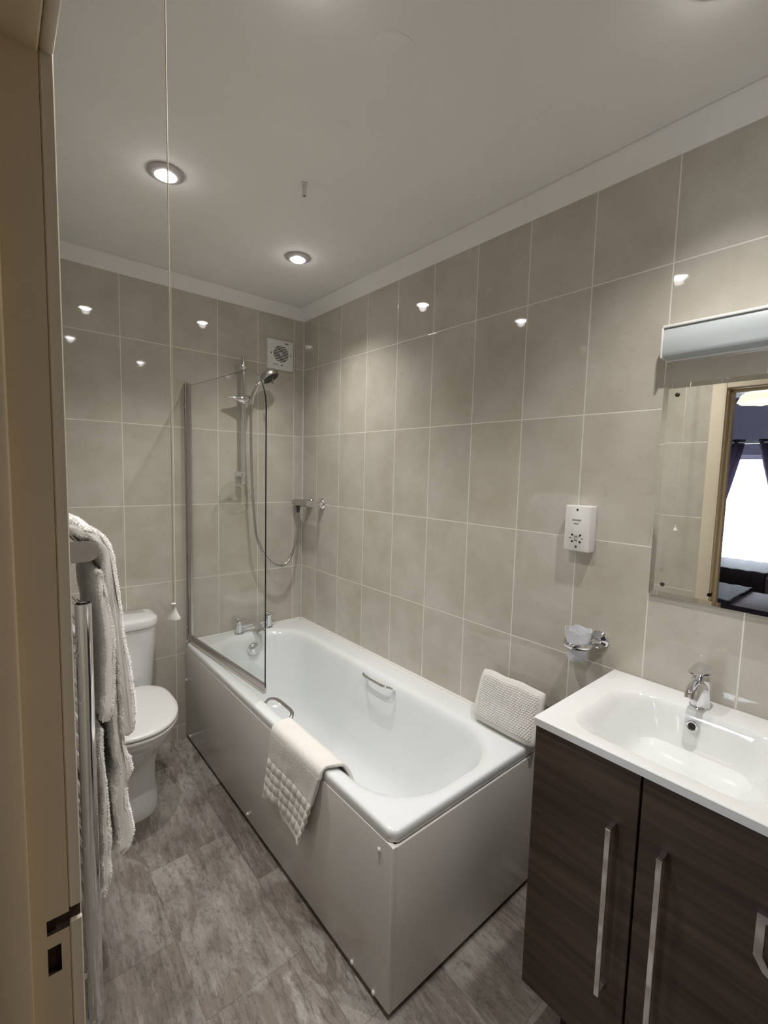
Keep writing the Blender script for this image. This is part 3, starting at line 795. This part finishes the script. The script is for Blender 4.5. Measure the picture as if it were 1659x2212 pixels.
solo('back_plate', lambda b: box(b, -.006, -.0005, LY1, LY0, 1.783, 1.874, .001, 1), PLASTIC, ml)
def dif(b):
    prof = [(-.006, 1.787), (-.040, 1.787), (-.048, 1.791), (-.052, 1.799), (-.052, 1.858), (-.049, 1.863), (-.043, 1.864), (-.006, 1.864)]
    loft(b, [[Vector((x, y, z)) for x, z in prof] for y in (LY1+.006, LY0-.006)])
solo('diffuser', dif, DIFFUSER, ml)
solo('top_cover', lambda b: box(b, -.055, -.006, LY1+.002, LY0-.002, 1.864, 1.871, .0015), PLASTIC, ml)
for y in (LY0, LY1):
    solo('end_cap', lambda b: box(b, -.0545, -.006, y-.0055 if y == LY0 else y, y if y == LY0 else y+.0055, 1.785, 1.866, .002), PLASTIC, ml)

# ================================================================== TOILET
TCX = -1.056
wc = empty('toilet', (TCX, -.35, 0), 'white close-coupled toilet with closed lid beside the bath', 'toilet')
def cist(b):
    def q(hx, yf, z, r=.075): return rrect(TCX, (yf-.004)/2, hx, (-.004-yf)/2, (.012, .012, r, r), z)
    loft(b, [q(.150, -.150, .395, .06), q(.165, -.165, .405, .065), q(.172, -.172, .50), q(.180, -.182, .62), q(.184, -.186, .700)])
solo('cistern', cist, CERAMIC, wc)
def clid(b):
    def q(hx, yf, z, r=.078): return rrect(TCX, (yf-.003)/2, hx, (-.003-yf)/2, (.014, .014, r, r), z)
    loft(b, [q(.178, -.180, .7015), q(.188, -.192, .704), q(.190, -.194, .712), q(.190, -.194, .730), q(.187, -.191, .738), q(.178, -.182, .744), q(.15, -.155, .747)])
solo('cistern_lid', clid, CERAMIC, wc)
solo('flush_button', lambda b: lathe(b, (TCX, -.095, .7465), (0, 0, 1), [(.024, 0), (.024, .003), (.021, .005), (.004, .0055)], 30), CHROME, wc)
def seatloop(g, z, yb=-.200, yf=-.655, hw=.183, n=40):
    pts = []
    ym = -.40
    for k in range(n*2):
        a = 2*PI*k/(2*n); s, c = math.sin(a), math.cos(a)
        if s >= 0:      # back half, squarer
            px = (abs(c)**.55)*(1 if c > 0 else -1)*(hw-g); py = ym + (abs(s)**.55)*((yb-g)-ym)
            px *= 1 - .10*abs(s)**1.5
        else:
            px = (abs(c)**.92)*(1 if c > 0 else -1)*(hw-g); py = ym - (abs(s)**.92)*(ym-(yf+g))
        pts.append(Vector((TCX+px, py, z)))
    return pts
def lid(b): loft(b, [seatloop(.004, .4275), seatloop(0, .430), seatloop(.000, .437), seatloop(.004, .443), seatloop(.018, .4475), seatloop(.05, .449), seatloop(.10, .4495)])
solo('toilet_lid', lid, PLASTIC, wc, angle=60)
def seat(b): loft(b, [seatloop(.004, .4095), seatloop(.001, .412), seatloop(.001, .421), seatloop(.004, .4235), seatloop(.03, .4235)])
solo('toilet_seat', seat, PLASTIC, wc, angle=60)
def pan(b):
    def q(g, z, yb, yf, hw): return seatloop(g, z, yb, yf, hw)
    def p(hw, yb, yf, z, blend):
        A = seatloop(0, z, yb, yf, hw); B = rrect(TCX, (yb+yf)/2, hw, (yb-yf)/2, min(hw, .10)*.98, z, 19, 1)
        return A
    loft(b, [p(.104, -.10, -.505, 0, 1), p(.106, -.10, -.507, .006, 1), p(.104, -.10, -.500, .05, 1), p(.098, -.10, -.485, .14, 1), p(.100, -.10, -.490, .21, 1), p(.122, -.11, -.530, .275, 1),
             p(.150, -.13, -.590, .33, 0), p(.168, -.15, -.630, .375, 0), p(.1735, -.16, -.645, .400, 0), p(.172, -.165, -.645, .406, 0), p(.160, -.17, -.63, .4085, 0)])
solo('pan', pan, CERAMIC, wc, angle=60)
solo('pan_back', lambda b: loft(b, [rrect(TCX, -.09, .10, .085, .03, 0), rrect(TCX, -.09, .10, .085, .03, .30), rrect(TCX, -.10, .15, .095, .04, .37), rrect(TCX, -.10, .155, .095, .04, .394)]), CERAMIC, wc)
for s in (-1, 1):
    solo('seat_hinge', lambda b: lathe(b, (TCX+s*.075, -.205, .4085), (0, 0, 1), [(.012, 0), (.012, .03), (.008, .036)], 18), CHROME, wc)

# ================================================================== TOWEL RADIATOR, RACK, TOWELS
rd = empty('towel_radiator', (XL, -1.0, .1), 'chrome ladder towel radiator on the wall beside the door frame', 'radiator')
RXP = -1.300
for y in (-1.222, -.72):
    solo('upright_tube', lambda b: lathe(b, (RXP, y, .06), (0, 0, 1), [(.014, 0), (.0175, .003), (.0175, 1.068), (.0170, 1.072), (.0145, 1.073), (.0140, 1.068), (.0138, 1.062)], 32), CHROME, rd)
for k in range(16):
    z = .14 + k*.060 + (0.035 if k > 5 else 0) + (.035 if k > 10 else 0)
    if z > 1.10: continue
    def rb(b):
        pts = [(RXP+.002+.024*math.sin(PI*t/12)**.6, -1.222+(.502)*t/12, z) for t in range(13)]
        tube(b, pts, .0095, 12)
    solo('cross_rail', rb, CHROME, rd)
for z in (1.045, .18):
    for y in (-1.236, -.74):
        solo('wall_bracket', lambda b: (tube(b, [(XL, y+.02, z), (RXP-.01, y+.018, z)], .0085, 14), lathe(b, (XL, y+.02, z), (1, 0, 0), [(.019, 0), (.019, .008), (.013, .012)], 24)), CHROME, rd)
solo('bleed_valve', lambda b: lathe(b, (RXP-.014, -1.222, 1.01), (-1, 0, 0), [(.007, 0), (.007, .012), (.011, .014), (.011, .022)], 16), CHROME, rd)
solo('air_vent_elbow', lambda b: tube(b, spline([(XL+.02, -1.20, 1.10), (XL+.045, -1.20, 1.125), (XL+.062, -1.20, 1.11), (XL+.066, -1.20, 1.05)], 6), .010, 12), CHROME, rd)
solo('power_cable', lambda b: tube(b, [(-1.293, -1.225, .06), (-1.30, -1.22, 0.0)], .006, 8), PLASTIC, rd)

rk = empty('towel_rack', (XL, -1.0, 1.25), 'chrome towel rack with rounded end arm on the wall above the radiator', 'towel rack')
for y in (-1.205, -.74):
    def arm(b):
        out = [(XL, 1.2275)]
        for k in range(17):
            a = -PI/2 + PI*k/16; out.append((-1.289+.0265*math.cos(a), 1.2515+.024*math.sin(a)))
        out.append((XL, 1.2755))
        loft(b, [[Vector((x, yy, z)) for x, z in out] for yy in (y-.006, y+.006)])
    solo('end_arm', arm, CHROME_S, rk)
for x in (-1.285, -1.325, -1.365):
    solo('rack_bar', lambda b: tube(b, [(x, -1.199, 1.2515), (x, -.746, 1.2515)], .0075, 14), CHROME, rk)

def ribbon(b, path, thick, y0, y1, ny=110, wob=.006, seed=0, npt=14, skew=None, endr=True, fuzz=.0028, tufts=9000):
    """closed thick cloth slab following path (x,z), extruded along y"""
    P = spline([(x, 0, z) for x, z in path], npt); n = len(P)
    th = thick if isinstance(thick, (list, tuple)) else [thick]*len(path)
    def T(i):
        f = i/(n-1)*(len(th)-1); a = int(min(f, len(th)-2)); return th[a]+(th[a+1]-th[a])*(f-a)
    L, Rr = [], []
    for i, p in enumerate(P):
        d = (P[min(i+1, n-1)]-P[max(i-1, 0)]).normalized(); nn = Vector((-d.z, 0, d.x))
        t = T(i)/2
        if i == 0 or i == n-1: t *= .45
        elif i in (1, n-2): t *= .85
        L.append(p+nn*t); Rr.append(p-nn*t)
    prof = L + Rr[::-1]
    loops = []
    for j in range(ny+1):
        f = j/ny; y = y0+(y1-y0)*f
        sc = 1.0
        edge = min(f, 1-f)*ny
        sc = .55 if edge < .5 else (.86 if edge < 1.5 else 1.0)
        lp = []
        for k, q in enumerate(prof):
            m = k if k < n else 2*n-1-k
            c = P[m]
            o = c + (q-c)*sc
            w = noise.noise(Vector((m*.06+seed*9, f*3.2, seed)))*wob + noise.noise(Vector((m*.19+seed, f*9, 4)))*wob*.35
            dd = (P[min(m+1, n-1)]-P[max(m-1, 0)]).normalized(); nn = Vector((-dd.z, 0, dd.x))
            fz = noise.noise(Vector((k*1.7, j*1.9, seed+20)))*fuzz
            yo = noise.noise(Vector((m*.08, 3.3, seed)))*.010
            o = o + nn*(w+fz); lp.append(Vector((o.x, y+yo+(skew(m/n) if skew else 0), o.z)))
        loops.append(lp)
    loft(b, loops)
    nl, npf = len(loops), len(prof)
    rnd = random.Random(seed*31+5)
    for _ in range(tufts):
        j = rnd.randrange(nl-1) if rnd.random() < .55 else rnd.randrange(6); k = rnd.randrange(npf)
        p0, p1, p2 = loops[j][k], loops[j][(k+1) % npf], loops[j+1][k]
        nrm = (p1-p0).cross(p2-p0)
        if nrm.length < 1e-10: continue
        nrm.normalize(); cc = sum(loops[j], Vector())/npf
        m = k if k < n else 2*n-1-k
        if nrm.dot(p0 - Vector((P[m].x, p0.y, P[m].z))) < 0: nrm = -nrm
        if j < 2: nrm = (nrm + Vector((0, -1.0, 0))).normalized()
        q = p0.lerp(p1, rnd.random()).lerp(p2, rnd.random()*.6); u_, w_ = frame_of(nrm); r0 = .0011
        tip = q + nrm*(.0022+.0030*rnd.random()) + u_*(rnd.random()-.5)*.003 + w_*(rnd.random()-.5)*.003
        vs = [b.verts.new(q - nrm*.001 + (u_*math.cos(a)+w_*math.sin(a))*r0) for a in (0, 2.1, 4.2)]; tv = b.verts.new(tip)
        for a in range(3): b.faces.new((vs[a], vs[(a+1) % 3], tv))
def t1(b):
    ribbon(b, [(-1.375, .95), (-1.378, 1.12), (-1.374, 1.26), (-1.355, 1.325), (-1.325, 1.318), (-1.297, 1.300), (-1.272, 1.288), (-1.249, 1.262), (-1.238, 1.20), (-1.229, 1.10), (-1.219, 1.00), (-1.209, .90), (-1.204, .82), (-1.205, .752)],
           [.012, .016, .02, .046, .036, .024, .024, .026, .027, .028, .030, .034, .038, .034], -1.185, -.775, seed=1)
TW1 = solo('bath_towel', t1, TERRY, angle=80)
tag(TW1, 'thick white terry bath towel folded over the towel rack arm', 'towel')
def t1b(b):
    ribbon(b, [(-1.245, .99), (-1.236, .90), (-1.229, .80), (-1.222, .72), (-1.213, .655), (-1.226, .605), (-1.222, .54), (-1.212, .47), (-1.225, .425)], [.010, .014, .018, .026, .036, .030, .034, .040, .026], -1.175, -.80, seed=5, wob=.007)
solo('lower_fold', t1b, TERRY, TW1, angle=80)
def t1c(b):   # woven border bands
    ribbon(b, [(-1.1885, .905), (-1.1855, .870), (-1.1845, .835)], .006, -1.186, -.775, seed=1, wob=.004, fuzz=.0)
def t2(b):
    ribbon(b, [(-1.262, 1.200), (-1.258, 1.150), (-1.250, 1.10), (-1.246, 1.02), (-1.246, .93), (-1.250, .86), (-1.258, .815)], [.010, .018, .022, .024, .026, .026, .020], -1.200, -.80, seed=9, wob=.004)
TW2 = solo('hand_towel', t2, TERRY, angle=80)
tag(TW2, 'smaller white towel hanging between the radiator tube and the bath towel', 'towel')
def t2b(b):
    ribbon(b, [(-1.268, .80), (-1.268, .70), (-1.266, .60), (-1.262, .53), (-1.264, .46), (-1.266, .40), (-1.276, .355)], [.008, .010, .012, .020, .018, .020, .014], -1.205, -.82, seed=13, wob=.004)
solo('inner_layer', t2b, TERRY, TW2, angle=80)

# ================================================================== BATH MAT OVER RIM
def mat_towel():
    bm = bmesh.new(); NS, NT = 110, 190
    prof = [(-.630, .462), (-.632, .49), (-.638, .515), (-.650, .533), (-.668, .5355), (-.690, .5355), (-.704, .530), (-.7095, .515), (-.710, .490), (-.709, .45), (-.7085, .38), (-.710, .30), (-.712, .225)]
    # arc length
    acc = [0]
    for a, c in zip(prof, prof[1:]): acc.append(acc[-1]+math.hypot(c[0]-a[0], c[1]-a[1]))
    Ltot = acc[-1]
    sm = spline([(x, 0, z) for x, z in prof], 10)
    al = [0]
    for a, c in zip(sm, sm[1:]): al.append(al[-1]+(c-a).length)
    def at(d):
        d = max(0, min(al[-1], d))
        for i in range(len(al)-1):
            if al[i+1] >= d:
                f = (d-al[i])/max(1e-9, al[i+1]-al[i]); p = sm[i].lerp(sm[i+1], f)
                q = (sm[i+1]-sm[i]).normalized(); return p, Vector((q.z, 0, -q.x))
        return sm[-1], Vector((-1, 0, 0))
    G = []
    for j in range(NT+1):
        t = j/NT; row = []
        for i in range(NS+1):
            s = i/NS                       # 0 far side, 1 near side
            end = 1.0 - .055*s*0 + 0
            bot = .235 + (.030*math.sin(PI*min(1, s/.55)) if s < .55 else 0)*1.2 + .018*s   # hem height
            Lz = al[-1] - (bot-.225)
            st = 0.0 + .035*(1-s)          # inside start
            d = st + (Lz-st)*t
            p, n = at(d)
            hang = max(0, min(1, (.52-p.z)/.28)) if d > al[-1]*.35 else 0
            ya = -1.030 + (.050*hang) ; yb = -1.352 + .085*hang
            if d < al[-1]*.28: yb -= .055*(1-d/(al[-1]*.28))
            y = ya + (yb-ya)*s
            # vertical crease about 1/3 in
            cr = math.exp(-((s-.36)/.055)**2)*hang
            lift = .010*hang*(.5+.5*math.sin(s*9.0-.6)) + .004*hang - .010*cr*.9 + .012*hang*math.exp(-((s-.98)/.05)**2)
            # quilted squares
            zq = (p.z-.272)/.035; nq = s*8.6
            q = 0
            if d > al[-1]*.4 and 0 < zq < 4.0 :
                fz, fs = zq % 1, nq % 1
                q = .0068*(max(0, math.sin(PI*fz))**.5)*(max(0, math.sin(PI*fs))**.5) - .002
            fz = noise.noise(Vector((s*60, t*110, 2)))*.0006 + noise.noise(Vector((s*6, t*9, 5)))*.0025*(.3+hang)
            sag = .012*math.sin(PI*s)*hang
            pos = Vector((p.x, y, p.z - 0*sag)) + n*(-1)*0
            out = n if n.x < 0 or n.z > 0 else n
            out = Vector((n.x, 0, n.z))
            if out.dot(Vector((p.x+.66, 0, p.z-.50))) < 0: out = -out
            pos += out*(.0045 + max(0, lift) + q + fz + .003)
            row.append(bm.verts.new(pos))
        G.append(row)
    for j in range(NT):
        for i in range(NS): bm.faces.new((G[j][i], G[j][i+1], G[j+1][i+1], G[j+1][i]))
    ob = finish(bm, 'bath_mat', MATTOWEL, None, angle=80)
    md = ob.modifiers.new('thick', 'SOLIDIFY'); md.thickness = .010; md.offset = 0.0
    return ob
BM = mat_towel(); tag(BM, 'cream quilted bath mat draped over the near rim of the tub', 'bath mat')

# ================================================================== BATH PILLOW
def pillow():
    bm = bmesh.new(); NX, NY = 230, 170
    base = Vector((-.094, -1.437, .5405)); ey = Vector((.0, -1, -.004)).normalized(); ez = Vector((.30, 0, .93)).normalized(); nn = ey.cross(ez).normalized()
    if nn.x > 0: nn = -nn
    Wd, Hh = .268, .190; pit = .0098
    def shape(u, v):
        # rounded super-rect footprint: returns pos and edge factor
        a = 2*u-1; c = 2*v-1
        ex = 1-.05*(abs(c)**6); ey_ = 1-.05*(abs(a)**6)
        k = (1-abs(a)**7)*(1-abs(c)**7)
        return (.5+a*.5*ex, .5+c*.5*ey_, max(0, k))
    F, B = [], []
    for j in range(NY+1):
        rf, rb = [], []
        for i in range(NX+1):
            u, v = i/NX, j/NY; x, z, k = shape(u, v)
            X, Z = x*Wd, z*Hh
            row = Z/(pit*.80); ir = round(row); xx = X + (pit/2 if ir % 2 else 0)
            dx = (xx/pit - round(xx/pit))*pit; dz = (row-ir)*pit*.80
            r = math.hypot(dx, dz)/(pit*.5); bmpv = max(0, 1-r*r)**.5*.0042 if r < 1 else 0
            inner = min(1, max(0, (min(u, 1-u)*Wd-.012)/.01))*min(1, max(0, (min(v, 1-v)*Hh-.012)/.01))
            puff = .019*(k**.45)
            wv = noise.noise(Vector((u*3, v*3, 2)))*.003
            p = base + ey*X + ez*(Z + noise.noise(Vector((u*4, 7, v*2)))*.004)
            rf.append(p + nn*(puff + bmpv*inner + wv*k + .0)); rb.append(p - nn*(puff*.45*1.0))
        F.append([bm.verts.new(q) for q in rf]); B.append(rb)
    edge = lambda i, j: i in (0, NX) or j in (0, NY)
    step = 10
    # back surface (coarser is fine but keep topology simple)
    BB = [[(F[j][i] if edge(i, j) else bm.verts.new(B[j][i])) for i in range(NX+1)] for j in range(NY+1)]
    for j in range(NY):
        for i in range(NX):
            bm.faces.new((F[j][i], F[j][i+1], F[j+1][i+1], F[j+1][i]))
            bm.faces.new((BB[j][i], BB[j+1][i], BB[j+1][i+1], BB[j][i+1]))
    return finish(bm, 'bath_pillow', FOAM, None, angle=80)
BP = pillow(); tag(BP, 'white textured foam bath pillow leaning on tiles at the near bath end', 'pillow')

# ================================================================== BEDROOM (seen in the mirror)
XW = -4.75
struct(solo('wall_bedroom_far', lambda b: (box(b, XW-.1, XW, -4.2, -1.95, 0, 2.35), box(b, XW-.1, XW, -.55, .8, 0, 2.35), box(b, XW-.1, XW, -1.95, -.55, 1.74, 2.35), box(b, XW-.1, XW, -1.95, -.55, 0, .45)), BEDPAINT))
struct(solo('wall_bedroom_left', lambda b: box(b, XW, -1.50, -4.3, -4.2, 0, 2.35), BEDPAINT))
struct(solo('wall_bedroom_right', lambda b: box(b, XW, -1.50, .8, .9, 0, 2.35), BEDPAINT))
struct(solo('wall_bedroom_near', lambda b: (box(b, -1.4999, -1.49, .1, .8, 0, 2.35), box(b, -1.4999, -1.49, -4.2, YF-.1, 0, 2.35)), BEDPAINT))
struct(solo('ceiling_bedroom', lambda b: box(b, XW, -1.50, -4.2, .8, 2.35, 2.45), BEDCEIL))
win = empty('window_1', (XW, -1.25, .45), kind='structure')
solo('window_pane', lambda b: box(b, XW-.06, XW-.05, -1.95, -.55, .45, 1.74), WINDOWM, win)
def wfr(b):
    for y in (-1.95, -.59): box(b, XW-.05, XW-.02, y, y+.04, .45, 1.74, .004)
    for z in (.45, 1.69): box(b, XW-.05, XW-.02, -1.95, -.55, z, z+.05, .004)
solo('window_frame', wfr, simple('white_window_frame', (.7, .72, .78), .4, noise_amt=.02), win)
# net
cr = solo('curtain_rail', lambda b: (tube(b, [(XW+.10, -2.15, 1.862), (XW+.10, -.35, 1.862)], .012, 14), [tube(b, [(XW, y, 1.862), (XW+.10, y, 1.862)], .008, 10) for y in (-2.0, -.5)]), CHROME_S)
tag(cr, 'horizontal metal curtain pole above the bedroom window', 'curtain rail')
def curt(b, ytop0, ytop1, ybot0, ybot1, sgn):
    NJ, NI = 40, 60; G = []
    for j in range(NJ+1):
        t = j/NJ; z = 1.90 - t*1.45
        g = t**1.15
        a = ytop0+(ybot0-ytop0)*g; c = ytop1+(ybot1-ytop1)*g
        G.append([b.verts.new((XW+.10+.022*math.sin(i/NI*2*PI*7), a+(c-a)*i/NI, z)) for i in range(NI+1)])
    for j in range(NJ):
        for i in range(NI): b.faces.new((G[j][i], G[j][i+1], G[j+1][i+1], G[j+1][i]))
    bmesh.ops.solidify(b, geom=b.faces[:], thickness=.004)
c1 = solo('curtain', lambda b: curt(b, -.50, -1.205, -.40, -.90, 1), CURTAIN); tag(c1, 'dark plum curtain swept towards the door side, left in the mirror', 'curtain', 'bedroom curtains')
c2 = solo('curtain', lambda b: curt(b, -1.312, -2.00, -1.70, -2.10, -1), CURTAIN); tag(c2, 'dark plum curtain at the mirror edge, right of the bright window gap', 'curtain', 'bedroom curtains')
def bed(x0, x1, ztop, label):
    e = empty('single_bed', ((x0+x1)/2, -1.2, 0), label, 'bed', 'twin beds in the bedroom')
    solo('mattress', lambda b: box(b, x0, x1, -2.3, -.30, .20, ztop-.03, .03, 3), SHEET, e)
    def qu(b):
        NI, NJ = 50, 90; G = []
        for j in range(NJ+1):
            y = -1.62+1.36*j/NJ; row = []
            prof = [(x0-.012, .22), (x0-.014, ztop-.06), (x0+.02, ztop-.006)] + [(x0+(x1-x0)*k/24, ztop) for k in range(1, 24)] + [(x1-.02, ztop-.006), (x1+.014, ztop-.06), (x1+.012, .22)]
            row = [b.verts.new((x, y, z+(.006*abs(math.sin(j*.42+ x*6)) if z > ztop-.01 else 0))) for x, z in prof]
            G.append(row)
        for j in range(NJ):
            for i in range(len(G[0])-1): b.faces.new((G[j][i], G[j][i+1], G[j+1][i+1], G[j+1][i]))
        bmesh.ops.solidify(b, geom=b.faces[:], thickness=.006)
    solo('quilt', qu, QUILT, e, angle=60)
    solo('bed_base', lambda b: box(b, x0+.02, x1-.02, -2.28, -.32, .0, .198, .005), QUILT, e)
    return e
bed(-4.58, -3.80, .636, 'bed with dark ribbed quilt nearest the bedroom window')
bed(-3.35, -2.60, .58, 'bed with dark runner and taupe cover nearest the doorway')
lp = empty('ceiling_lamp', (-2.95, -1.66, 2.35), 'lit bedroom ceiling lamp with warm scalloped glass shade', 'light')
def shade(b):
    n = 48; prof = [(.05, 0), (.10, -.02), (.145, -.06), (.165, -.10), (.15, -.102), (.09, -.11), (.01, -.115)]
    L = []
    for i, (r, z) in enumerate(prof):
        L.append([Vector((-2.95+r*(1+.06*abs(math.sin(6*PI*k/n)))*math.cos(2*PI*k/n), -1.66+r*(1+.06*abs(math.sin(6*PI*k/n)))*math.sin(2*PI*k/n), 2.16+z - (.02*abs(math.sin(4*2*PI*k/n/1.0)) if i >= 3 else 0))) for k in range(n)])
    loft(b, L)
solo('lamp_shade', shade, LAMPM, lp)
solo('lamp_stem', lambda b: (tube(b, [(-2.95, -1.66, 2.35), (-2.95, -1.66, 2.15)], .012, 14), lathe(b, (-2.95, -1.66, 2.35), (0, 0, -1), [(.05, 0), (.05, .01), (.02, .03)], 24)), CHROME_S, lp)
